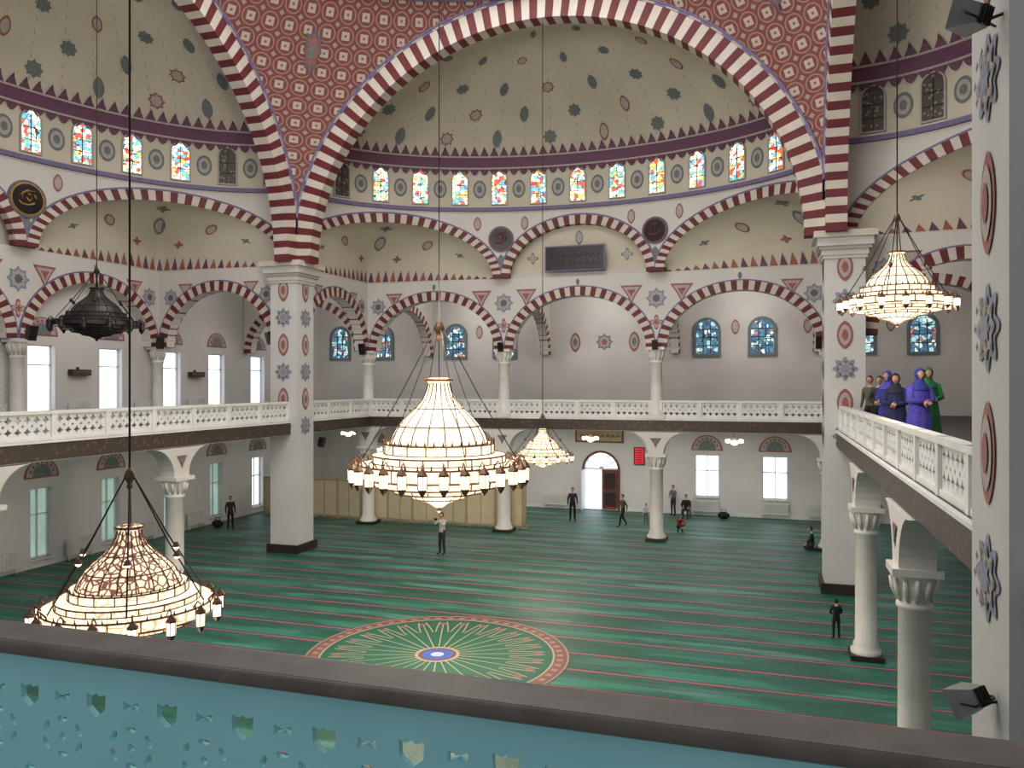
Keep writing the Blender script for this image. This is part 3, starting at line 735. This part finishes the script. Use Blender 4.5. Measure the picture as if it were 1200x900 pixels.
# ------------------------------------------------------------ chandeliers
def chandelier(name,x,y,zt,R,hs,ztop,lit=True,hub=1.45,nl=18,fil=False,big=False):
    mb=MB(); g=(GL_BIG if big else GL_SM) if lit else GL_OFF; met=METAL if lit else DMETAL
    lam=GL_LAMP if lit else GL_OFF
    bell=[(.12,.95),(.16,.93),(.13,.89),(.155,.80),(.20,.70),(.29,.60),(.40,.50),(.49,.40),(.55,.30),(.585,.20)]
    body=[(.66,.20),(.66,.09),(.80,.07),(.80,-.01),(.96,-.03),(.96,-.17),(.80,-.19),(.78,-.27),(.58,-.29),(.55,-.35),(.36,-.38),(.32,-.43),(.14,-.47),(.03,-.54)]
    S=lambda pr:[(r*R,z*hs*R) for r,z in pr]
    mb.lathe(S(bell),(x,y,zt),GL_FIL if fil else g,36); mb.lathe([(.585*R,.2*hs*R)]+S(body),(x,y,zt),g,36,False)
    nr=18; rr_=.008 if big else .010
    for k in range(nr):
        t=2*pi*k/nr
        for pr in (bell[2:],body[:2],body[2:4],body[4:6],body[6:8],body[8:]):
            mb.tube([(x+r*R*1.01*cos(t),y+r*R*1.01*sin(t),zt+z*hs*R) for r,z in pr],rr_*R,met,4,False)
    for r,z,q in [(.16,.93,.02),(.585,.2,.014),(.66,.2,.014),(.66,.09,.012),(.80,.07,.014),(.80,-.01,.012),(.96,-.03,.016),(.96,-.17,.016),(.80,-.19,.012),(.78,-.27,.012),(.58,-.29,.012),(.55,-.35,.012),(.32,-.43,.012),(.29,.60,.010),(.49,.40,.010)]:
        n=36; pts=[(x+r*R*1.01*cos(2*pi*i/n),y+r*R*1.01*sin(2*pi*i/n),zt+z*hs*R) for i in range(n+1)]
        mb.tube(pts,q*R*.8,met,4,False)
    mb.sphere((x,y,zt-.57*hs*R),.035*R,met,10,6)
    for k in range(40):
        t=2*pi*k/40
        for (rr0,zz0) in ((.66,.2),(.96,-.03)):
            mb.tube([(x+rr0*R*cos(t),y+rr0*R*sin(t),zt+zz0*hs*R),(x+(rr0+.01)*R*cos(t),y+(rr0+.01)*R*sin(t),zt+(zz0+.06)*hs*R)],[.016*R,.003*R],met,4,False)
    for k in range(nl):
        t=2*pi*k/nl; lx,ly=x+1.04*R*cos(t),y+1.04*R*sin(t); q=.056*R
        mb.lathe([(q*.5,.0),(q,-.03*R),(q*.95,-.16*R),(q*.5,-.2*R)],(lx,ly,zt-.06*R),lam,6,False)
        mb.lathe([(.002,.09*R),(q*.4,.05*R),(q*1.15,.0),(q*1.1,-.02*R)],(lx,ly,zt-.06*R),met,6,False)
        mb.lathe([(q*1.05,-.16*R),(q*.6,-.21*R),(.002,-.25*R)],(lx,ly,zt-.06*R),met,6,False)
        for j in range(6):
            u=2*pi*j/6; mb.tube([(lx+q*1.02*cos(u),ly+q*1.02*sin(u),zt-.08*R),(lx+q*.98*cos(u),ly+q*.98*sin(u),zt-.22*R)],.006*R,met,3,False)
        mb.tube([(x+.93*R*cos(t),y+.93*R*sin(t),zt-.02*R),(x+1.0*R*cos(t),y+1.0*R*sin(t),zt+.06*R),(lx,ly,zt+.03*R)],.010*R,met,4,False)
    zh=zt+hub*R
    mb.lathe([(.01,.10*R),(.04*R,.07*R),(.07*R,.0),(.05*R,-.04*R),(.025*R,-.1*R),(.04*R,-.13*R),(.01,-.17*R)],(x,y,zh),met,12)
    for k in range(6):
        t=2*pi*k/6+.2
        p0=Vector((x+.05*R*cos(t),y+.05*R*sin(t),zh)); p1=Vector((x+.95*R*cos(t),y+.95*R*sin(t),zt+.02*R))
        pm=p0.lerp(p1,.5)+Vector((0,0,-.05*R))
        mb.tube([p0,pm,p1],(.006 if big else .010)*R,DMETAL,4,False)
        if not big:
            pm=p0.lerp(p1,.62)+Vector((0,0,-.04*R)); mb.sphere(pm,.035*R,lam if fil else met,8,6); mb.lathe([(.05*R,.0),(.02*R,.06*R)],tuple(pm),met,8)
    mb.tube([(x,y,zt+.9*hs*R),(x,y,ztop)],.014,DMETAL,6)
    return mb.build(name,origin=(x,y,zt))
chandelier('central_chandelier',-8.2,19.3,5.2,2.16,1.05,30,True,1.6,28,False,True)
chandelier('chandelier',-7.85,8.3,4.42,1.06,.95,21.1,True,1.5,16,True)
chandelier('chandelier',-8.35,29.9,4.5,1.12,.9,21.3,True,1.3,16)
chandelier('chandelier',2.49,17.8,8.95,1.04,.95,21.1,True,1.55,16)
chandelier('unlit_chandelier',-19.6,19.4,9.15,1.25,.84,21.1,False,1.2,12)
def small_lamp(x,y):
    mb=MB(); z=4.3
    mb.tube([(x,y,5.0),(x,y,z+.2)],.02,METAL,5)
    mb.sphere((x,y,z),(.2,.2,.16),GL_LAMP,12,8)
    mb.lathe([(.03,.24),(.08,.19),(.2,.12),(.22,.09)],(x,y,z),METAL,14)
    for k in range(8):
        t=2*pi*k/8; mb.tube([(x+.12*cos(t),y+.12*sin(t),z+.12),(x+.28*cos(t),y+.28*sin(t),z-.08),(x+.38*cos(t),y+.38*sin(t),z-.02)],.012,METAL,4)
        mb.sphere((x+.38*cos(t),y+.38*sin(t),z+.05),(.07,.07,.10),GL_LAMP,8,6)
    mb.build('pendant_lamp')
small_lamp(-8.9,41.2); small_lamp(-1.6,41.2); small_lamp(-23.2,41.2)

# ------------------------------------------------------------ partition screens
def screens():
    root=empty('folding_screen')
    pts=[(-26.6,37.9)]
    x=-26.6;i=0
    while x<-12.4:
        x+=1.5; i+=1; pts.append((x,37.9+(.18 if i%2 else 0)))
    pts+=[(-11.75,38.9)]
    for a,b in zip(pts[:-1],pts[1:]):
        p0=Vector((a[0],a[1],0));p1=Vector((b[0],b[1],0));d=(p1-p0);L=d.length;d.normalize();nr=Vector((-d.y,d.x,0))
        f=lambda s,z,w:Vector((p0.x+d.x*s+nr.x*w,p0.y+d.y*s+nr.y*w,z))
        mb=MB(); mb.fbox(f,.03,L-.03,.1,2.02,-.015,.015,BEIGE)
        for s0,s1 in ((0,.07),(L-.07,L),(L/2-.03,L/2+.03)): mb.fbox(f,s0,s1,0,2.08,-.03,.03,BEIGE2)
        for z0,z1 in ((.08,.16),(1.98,2.08)): mb.fbox(f,0,L,z0,z1,-.03,.03,BEIGE2)
        for s in (.2,L-.2): mb.fbox(f,s-.04,s+.04,0,.05,-.2,.2,BEIGE2)
        mb.build('panel',root)
screens()
def radiator(f,a0,a1,z0=.2,z1=.85):
    mb=MB(); n=int((a1-a0)/.09)
    for i in range(n): mb.fbox(f,a0+i*.09+.01,a0+i*.09+.075,z0,z1,.1,.2,RADI)
    mb.fbox(f,a0,a1,z0+.04,z0+.09,.12,.18,RADI); mb.fbox(f,a0,a1,z1-.09,z1-.04,.12,.18,RADI)
    mb.fbox(f,a0+.1,a0+.14,0,z0,.13,.17,RADI); mb.fbox(f,a1-.14,a1-.1,0,z0,.13,.17,RADI)
    mb.build('radiator')
for x in (-12.5,-4.0,-.4,2.0,4.0): radiator(fB,x,x+1.5)
for y in (22.5,26.05,29.65,33.15): radiator(fL,y-.7,y+.7)
for y in (22.5,26.05,29.65,33.15): radiator(lambda a,z,w:fL(a,z+GF,w),y-.6,y+.6)
for y in (26.0,33.1,20.0):
    mb=MB(); mb.fbox(fL,y-.5,y+.5,7.55,7.8,.05,.25,DKBR); mb.fbox(fL,y-.46,y+.46,7.58,7.77,.25,.27,METAL); mb.fbox(fL,y-.05,y+.05,7.6,7.9,0,.06,DKBR); mb.build('wall_heater')
def speaker(x,y,z,yaw,s=1.0,mat=BLACK):
    mb=MB(); M=Matrix.Translation((x,y,z))@Matrix.Rotation(yaw,4,'Z')@Matrix.Rotation(-.25,4,'X')
    w,d,h=.17*s,.14*s,.28*s
    vs=[M@Vector(p) for p in [(-w,d,-h),(w,d,-h),(w,d,h),(-w,d,h),(-w*.7,-d,-h*.9),(w*.7,-d,-h*.9),(w*.7,-d,h*.9),(-w*.7,-d,h*.9)]]
    mb.add(vs,[(0,1,2,3),(7,6,5,4),(0,4,5,1),(2,6,7,3),(0,3,7,4),(1,5,6,2)],mat)
    for zz,r in ((-.1*s,.12*s),(.14*s,.06*s)):
        vs=[M@Vector((r*cos(2*pi*k/14),d+.01,zz+r*sin(2*pi*k/14))) for k in range(14)]; mb.add(vs,[tuple(range(14))],DMETAL)
    mb.tube([M@Vector((0,-d,0)),M@Vector((0,-d-.16*s,0))],.03*s,DMETAL,6)
    mb.build('loudspeaker')
speaker(CX-3*h3+.0,YF+6.35,9.0,pi); speaker(CX-h3,YF+6.45,9.0,pi,.8); speaker(CX+h3,YF+6.45,9.0,pi,.8); speaker(CX+3*h3-.4,YF+6.4,9.0,pi)
speaker(XL-6.7,YF-.4,9.1,-2.2); speaker(XL-.9,YF-.3,9.2,2.6); speaker(XL-6.2,22.6,9.1,-pi/2)
speaker(EL+.3,31.5,4.6,-pi/2,.8)
def flood(name,x,y,z,up):
    mb=MB(); M=Matrix.Translation((x,y,z))@Matrix.Rotation(.9,4,'Z')@Matrix.Rotation(up,4,'X')
    vs=[M@Vector(p) for p in [(-.17,.12,-.14),(.17,.12,-.14),(.17,.12,.14),(-.17,.12,.14),(-.1,-.1,-.08),(.1,-.1,-.08),(.1,-.1,.08),(-.1,-.1,.08)]]
    mb.add(vs,[(7,6,5,4),(0,4,5,1),(2,6,7,3),(0,3,7,4),(1,5,6,2)],GREYM); mb.add([v for v in vs[:4]],[(0,1,2,3)],RADI)
    for k in (-.06,-.02,.02,.06):
        mb.box(k-.006,k+.006,-.14,-.09,-.08,.08,DMETAL,M)
    mb.tube([M@Vector((-.19,0,0)),M@Vector((-.19,-.12,-.05)),M@Vector((.19,-.12,-.05)),M@Vector((.19,0,0))],.012,DMETAL,5)
    mb.tube([M@Vector((0,-.12,-.05)),Vector((XR-.5,y,z))],.015,DMETAL,5)
    mb.build(name)
flood('floodlight',1.72,7.95,10.45,.3); flood('floodlight',1.75,8.15,4.35,-.5)

# ------------------------------------------------------------ people
def cmat(n,c): return pmat(n,c,tuple(max(0,int(v*.75)) for v in c),14,.8)
BASEJ={'pel':(0,0,.95),'spi':(0,-.005,1.16),'che':(0,0,1.36),'nec':(0,-.01,1.49),'hed':(0,.01,1.575)}
for s_,k in (('L',-1),('R',1)):
    BASEJ.update({'sh'+s_:(k*.175,-.005,1.41),'el'+s_:(k*.235,-.03,1.13),'wr'+s_:(k*.25,.05,.88),'hi'+s_:(k*.095,0,.9),'kn'+s_:(k*.11,.02,.5),'an'+s_:(k*.12,-.02,.09),'to'+s_:(k*.15,.15,.04)})
RAD={'pel':.135,'spi':.12,'che':.135,'nec':.06,'hed':.055,'sh':.07,'el':.048,'wr':.032,'hi':.095,'kn':.066,'an':.048,'to':.038}
EDG=[('pel','spi'),('spi','che'),('che','nec'),('nec','hed')]
for s_ in 'LR': EDG+=[('che','sh'+s_),('sh'+s_,'el'+s_),('el'+s_,'wr'+s_),('pel','hi'+s_),('hi'+s_,'kn'+s_),('kn'+s_,'an'+s_),('an'+s_,'to'+s_)]
def shiftup(J,dz,dy=0,lean=0):
    for k in J:
        if k[:3] in('pel','spi','che','nec','hed') or k[:2] in('sh','el','wr'):
            x,y,z=J[k]; J[k]=(x,y+dy+(z-.95)*lean,z+dz)
def pose(p):
    J=dict(BASEJ)
    if p=='walk':
        J.update({'knL':(-.11,.2,.52),'anL':(-.12,.26,.09),'toL':(-.13,.43,.05),'knR':(.11,-.04,.5),'anR':(.11,-.28,.13),'toR':(.12,-.14,.04),'elL':(-.23,-.14,1.14),'wrL':(-.24,-.1,.9),'elR':(.23,.08,1.14),'wrR':(.22,.24,.95)})
    if p=='phone':
        J.update({'elL':(-.25,.2,1.28),'wrL':(-.1,.32,1.5),'elR':(.25,.2,1.28),'wrR':(.1,.32,1.5)})
    if p=='fold':
        J.update({'elL':(-.25,.06,1.14),'wrL':(-.03,.2,1.08),'elR':(.25,.06,1.14),'wrR':(.05,.22,1.1)})
    if p=='sit':
        shiftup(J,-.47,0,.08)
        for s_,k in (('L',-1),('R',1)):
            J.update({'hi'+s_:(k*.1,.03,.5),'kn'+s_:(k*.13,.44,.5),'an'+s_:(k*.12,.42,.09),'to'+s_:(k*.14,.58,.04),'wr'+s_:(k*.14,.3,.62),'el'+s_:(k*.25,.06,.68)})
    if p=='kneel':
        shiftup(J,-.69,0,.15)
        for s_,k in (('L',-1),('R',1)):
            J.update({'hi'+s_:(k*.1,.03,.24),'kn'+s_:(k*.17,.42,.1),'an'+s_:(k*.12,-.08,.06),'to'+s_:(k*.1,-.22,.05),'wr'+s_:(k*.13,.3,.3),'el'+s_:(k*.26,.12,.46)})
    if p=='squat':
        shiftup(J,-.62,-.05,.35)
        for s_,k in (('L',-1),('R',1)):
            J.update({'hi'+s_:(k*.1,-.05,.33),'kn'+s_:(k*.18,.3,.5),'an'+s_:(k*.14,.05,.08),'to'+s_:(k*.16,.22,.04),'wr'+s_:(k*.08,.4,.4),'el'+s_:(k*.24,.3,.55)})
    return J
def head(mb,hb,skin,hair,M,fwd=None,scarf=None):
    c=Vector(hb)+Vector((0,.015,.09))
    vs=[];seg=20;rg=14
    def pt(i,k,g=0):
        ph=pi*i/rg;t=2*pi*k/seg; x,y,z=sin(ph)*cos(t),sin(ph)*sin(t),cos(ph)
        wx=.075+g;wy=.094+g;wz=.118+g
        if z<0: x*=1+.38*z; y*=1+.22*z
        if y>0 and z<.1: y*=.96
        return c+Vector((x*wx,y*wy,z*wz)),y,z
    for i in range(rg+1):
        for k in range(seg): vs.append(M@pt(i,k)[0])
    quads=[(i*seg+k,(i+1)*seg+k,(i+1)*seg+(k+1)%seg,i*seg+(k+1)%seg) for i in range(rg) for k in range(seg)]
    mb.add(vs,quads,skin,True)
    hv=[];hf=[]
    g=.014 if not scarf else .026
    for i in range(rg+1):
        for k in range(seg): hv.append(M@pt(i,k,g)[0])
    for i in range(rg):
        for k in range(seg):
            _,y,z=pt(i,k); _,y2,z2=pt(i+1,k+1); y=(y+y2)/2;z=(z+z2)/2
            ok=(z>.55) or (y<.15 and z>-.35) if not scarf else (z>.62 or y<.42)
            if ok: hf.append((i*seg+k,(i+1)*seg+k,(i+1)*seg+(k+1)%seg,i*seg+(k+1)%seg))
    mb.add(hv,hf,scarf or hair,True)
    Mr=M.to_3x3()
    mb.tube([M@(c+Vector((0,.088,.02))),M@(c+Vector((0,.108,-.02))),M@(c+Vector((0,.088,-.032)))],[.008,.015,.008],skin,6)
    for k in (-1,1):
        mb.sphere(M@(c+Vector((k*.03,.083,.012))),.0085,FRAME,8,5); mb.sphere(M@(c+Vector((k*.03,.09,.012))),.005,HAIR,6,4)
        mb.tube([M@(c+Vector((k*.016,.09,.034))),M@(c+Vector((k*.045,.08,.036)))],.004,hair,4)
        if not scarf: mb.sphere(M@(c+Vector((k*.077,.0,-.005))),(.012,.02,.03),skin,8,6,Mr)
    mb.tube([M@(c+Vector((-.024,.078,-.055))),M@(c+Vector((0,.084,-.056))),M@(c+Vector((.024,.078,-.055)))],[.004,.008,.004],LIP,5)
def hand(mb,w,e,M,skin,k):
    w=Vector(w);e=Vector(e);d=(w-e).normalized(); side=d.cross(Vector((0,1,0)))
    if side.length<.2: side=d.cross(Vector((0,0,1)))
    side.normalize(); nrm=side.cross(d).normalized()
    mb.tube([M@(w-d*.02),M@(w+d*.03),M@(w+d*.085)],[.027,.034,.03],skin,8)
    for j,l in enumerate((.066,.076,.07,.055)):
        b=w+d*.078+side*(-.027+.018*j)
        mb.tube([M@b,M@(b+d*l*.5+nrm*.004),M@(b+d*l*.82+nrm*.02),M@(b+d*l+nrm*.035)],[.0095,.009,.0085,.006],skin,6)
    b=w+d*.025-side*.025*1
    mb.tube([M@b,M@(b-side*.028+d*.03+nrm*.008),M@(b-side*.034+d*.058+nrm*.02)],[.013,.011,.007],skin,6)
def person(name,x,y,z,yaw,h,top,bot,p='stand',hair=None,scarf=None,robe=None,sleeve=None,prop=None):
    hair=hair or HAIR; k=h/1.75
    M=Matrix.Translation((x,y,z))@Matrix.Rotation(yaw,4,'Z')@Matrix.Scale(k,4)
    J=pose(p); names=list(J); idx={n:i for i,n in enumerate(names)}
    me=bpy.data.meshes.new('b'); me.from_pydata([J[n] for n in names],[(idx[a],idx[b]) for a,b in EDG],[])
    ob=bpy.data.objects.new('b',me); scene.collection.objects.link(ob)
    ob.modifiers.new('s','SKIN'); sv=me.skin_vertices[0].data
    for n in names:
        r=RAD.get(n) or RAD[n[:2]]; sv[idx[n]].radius=(r,r*(.8 if n in('pel','spi','che') else 1)); sv[idx[n]].use_root=(n=='pel')
    sb=ob.modifiers.new('u','SUBSURF'); sb.levels=1; sb.render_levels=1
    dg=bpy.context.evaluated_depsgraph_get(); m2=bpy.data.meshes.new_from_object(ob.evaluated_get(dg))
    mb=MB(); skin=SKIN
    def mfor(c):
        best=None;bd=9
        for a,b in EDG:
            A=Vector(J[a]);B=Vector(J[b]);d=B-A;t=max(0,min(1,(c-A).dot(d)/d.length_squared)); q=(c-(A+d*t)).length
            if q<bd: bd=q;best=(a,b,t)
        a,b,t=best
        if b=='hed' or (b=='nec' and t>.8): return skin
        if b[:2]=='to' or (b[:2]=='an' and t>.9): return BLACK
        if b[:2] in('kn','an','hi'): return bot
        if b=='spi' and t<.15: return bot
        if b[:2]=='wr' and t>.93: return skin
        return top
    vs=[M@v.co for v in m2.vertices]; groups={}
    for f in m2.polygons: groups.setdefault(mfor(Vector(f.center)),[]).append(tuple(f.vertices))
    for mt,fs in groups.items(): mb.add(vs,fs,mt,True)
    bpy.data.objects.remove(ob); bpy.data.meshes.remove(me)
    head(mb,J['hed'],skin,hair,M,scarf=scarf)
    hand(mb,J['wrL'],J['elL'],M,skin,-1); hand(mb,J['wrR'],J['elR'],M,skin,1)
    if robe:
        prof=[(.30,.02,.26),(.28,.4,.22),(.235,.85,.18),(.2,1.1,.15),(.215,1.3,.15),(.2,1.42,.125),(.10,1.5,.09),(.085,1.56,.085)]
        seg=36;vs=[];fs=[]
        for rx,zz,ry in prof:
            for q in range(seg):
                t=2*pi*q/seg; fo=1+.07*sin(9*t)*(max(0,1.2-zz)); vs.append(M@Vector((rx*cos(t)*fo,ry*sin(t)*fo,zz)))
        for i in range(len(prof)-1):
            for q in range(seg):
                q2=(q+1)%seg; fs.append((i*seg+q,i*seg+q2,(i+1)*seg+q2,(i+1)*seg+q))
        mb.add(vs,fs,robe,True)
        for s_ in 'LR':
            mb.tube([M@Vector(J['sh'+s_]),M@Vector(J['el'+s_]),M@Vector(J['wr'+s_])],[.09*k,.075*k,.06*k],robe,10)
    if scarf:
        hb=Vector(J['hed']); vs=[];fs=[];seg=20
        prof=[(.085,.16,-.01),(.10,.08,-.015),(.095,.0,-.01),(.11,-.06,0),(.17,-.14,0),(.2,-.22,.0)]
        for r,zz,yy in prof:
            for q in range(seg):
                t=2*pi*q/seg; yv=r*.85*sin(t)
                if zz>-.02 and yv>.02: yv=.02
                vs.append(M@(hb+Vector((r*cos(t)*(1 if zz<0 else .95),yv+yy,zz))))
        for i in range(2,len(prof)-1):
            for q in range(seg):
                q2=(q+1)%seg; fs.append((i*seg+q,i*seg+q2,(i+1)*seg+q2,(i+1)*seg+q))
        mb.add(vs,fs,scarf,True)
    if prop=='phone': mb.box(-.075,.075,.4,.41,1.5,1.58,BLACK,M)
    return mb.build(name,origin=(x,y,z))
NAVY=cmat('navy_cloth',(34,38,56)); DG=cmat('dark_grey_cloth',(44,44,50)); BK=cmat('black_cloth',(22,22,26)); WH=cmat('white_shirt',(206,204,200)); BLU=cmat('royal_blue_robe',(44,54,150)); VIO=cmat('violet_blue_robe',(76,70,180)); GRN=cmat('green_scarf',(34,120,72)); OLV=cmat('olive_cloth',(84,84,70)); RD=cmat('red_cloth',(170,40,50)); GRY=cmat('grey_cloth',(100,102,108)); DBLU=cmat('dark_blue_robe',(34,40,90))
TH=math.radians(17.8)
def gp(u,v):
    d=935*7.2/(v-450); l=(u-600)/935*d
    return (l*cos(TH)-d*sin(TH), l*sin(TH)+d*cos(TH))
def P(name,u,v,yaw,h,top,bot,p='stand',**k):
    x,y=gp(u,v); return person(name,x,y,0,yaw,h,top,bot,p,**k)
P('standing_man',518,650,pi*.9,1.76,WH,DG,'phone',prop='phone')
P('standing_man',671,611,pi*1.1,1.75,NAVY,BK,'stand')
P('walking_boy',730,617,pi*.7,1.6,OLV,BK,'walk')
P('standing_child',757,613,pi,1.0,WH,GRY,'stand')
P('standing_man',789,604,pi*.8,1.65,GRY,DG,'fold')
P('crouching_child',796,624,pi*1.2,1.35,RD,NAVY,'squat')
P('standing_man',270,621,-pi*.7,1.65,DG,BK,'stand')
P('standing_child',980,749,0.2,1.12,BK,BK,'fold')
P('kneeling_man',953,645,pi*.5,1.65,BK,NAVY,'kneel')
cx_,cy_=gp(804,607)
mb=MB()
M=Matrix.Translation((cx_,cy_,0))@Matrix.Rotation(pi,4,'Z')
mb.box(-.24,.24,-.2,.26,.4,.44,WOOD,M)
for a in (-.22,.22):
    for b_ in (-.18,.24): mb.box(a-.02,a+.02,b_-.02,b_+.02,0,.4,WOOD,M)
    mb.box(a-.02,a+.02,-.2,-.16,.44,.9,WOOD,M)
mb.box(-.22,.22,-.2,-.17,.65,.88,WOOD,M)
mb.build('chair')
person('seated_man',cx_,cy_,0,pi,1.7,BK,DG,'sit')
for (u,v) in ((848,608),(255,618)):
    x,y=gp(u,v); mb=MB(); mb.sphere((x,y,.19),(.32,.2,.19),BK,14,10); mb.tube([(x-.15,y,.36),(x-.1,y,.5),(x+.1,y,.5),(x+.15,y,.36)],.02,BK,6); mb.build('duffel_bag')
G_=[('robed_woman',3.2,19.7,-2.7,1.9,VIO,'fold',BLU),('robed_woman',2.85,20.6,2.9,1.8,DBLU,'fold',NAVY),('robed_woman',2.85,21.8,2.2,1.88,BLU,'fold',VIO),('robed_woman',3.7,21.6,-2.9,1.95,GRN,'fold',GRN)]
for n,x,y,a,h,rb,p,sc in G_: person(n,x,y,GF,a,h,rb,rb,p,scarf=sc,robe=rb)
person('standing_man',2.75,24.6,GF,2.5,1.8,OLV,BK,'stand'); person('standing_man',2.85,23.4,GF,2.8,1.78,DG,BK,'fold')

# ------------------------------------------------------------ camera, light
cam=bpy.data.cameras.new('camera'); co=bpy.data.objects.new('camera',cam); scene.collection.objects.link(co)
co.location=(0,0,7.2); co.rotation_euler=(pi/2,0,TH); cam.lens=28.05; cam.sensor_width=36; cam.clip_start=.05; cam.clip_end=300
scene.camera=co
w=bpy.data.worlds.new('world'); scene.world=w; w.use_nodes=True
bg=w.node_tree.nodes['Background']; bg.inputs[0].default_value=(.97,.98,1.0,1); bg.inputs[1].default_value=.36
def pl(name,x,y,z,p,r=.4,col=(1,.88,.72)):
    l=bpy.data.lights.new(name,'POINT'); l.energy=p; l.shadow_soft_size=r; l.color=col; o=bpy.data.objects.new(name,l); o.location=(x,y,z); scene.collection.objects.link(o)
def al(name,loc,target,sx,sy,p,col=(1,1,1)):
    l=bpy.data.lights.new(name,'AREA'); l.shape='RECTANGLE'; l.size=sx; l.size_y=sy; l.energy=p; l.color=col
    o=bpy.data.objects.new(name,l); o.location=loc; d=Vector(target)-Vector(loc); o.rotation_euler=d.to_track_quat('-Z','Y').to_euler(); scene.collection.objects.link(o)
pl('chandelier_light',-8.2,19.3,3.2,600); pl('chandelier_light',-8.2,19.3,8.6,1000,1.0); pl('chandelier_light',-8.35,29.9,3.3,200); pl('chandelier_light',2.49,17.8,7.9,130); pl('chandelier_light',-7.85,8.3,3.3,60)
al('dome_fill',(CX,CY,24.5),(CX,CY+.01,0),17,17,3000,(1,.99,.97))  # added fill panel in the open dome, standing in for window daylight
al('near_arch_fill',(CX,YN+1.0,16),(CX,YF+6,12),15,4,1500,(1,.98,.95))  # unseen fill panel added inside the near arch to light the far vaults
al('under_gallery_fill',(CX,41,4.9),(CX,41.01,0),20,3,500,(1,.97,.92))  # unseen fill panels added below the gallery slabs to brighten the ground aisles
al('under_gallery_fill',(-23.6,27,4.9),(-23.6,27.01,0),3,30,230,(1,.97,.92))
al('under_gallery_fill',(6.2,27,4.9),(6.2,27.01,0),3,30,160,(1,.97,.92))
for x in (CX-2*h3,CX,CX+2*h3): pl('gallery_fill',x,42,11.7,210,.3,(1,.96,.91))  # fill points added high in the upper galleries, no fixtures there
pl('gallery_fill',-23.5,41,11.7,160,.3,(1,.96,.91)); pl('gallery_fill',-23.5,33.5,11.7,110,.3,(1,.96,.91)); pl('gallery_fill',6.3,34,11.7,110,.3,(1,.96,.91)); pl('gallery_fill',6.3,41,11.7,110,.3,(1,.96,.91))
scene.view_settings.view_transform='Standard'
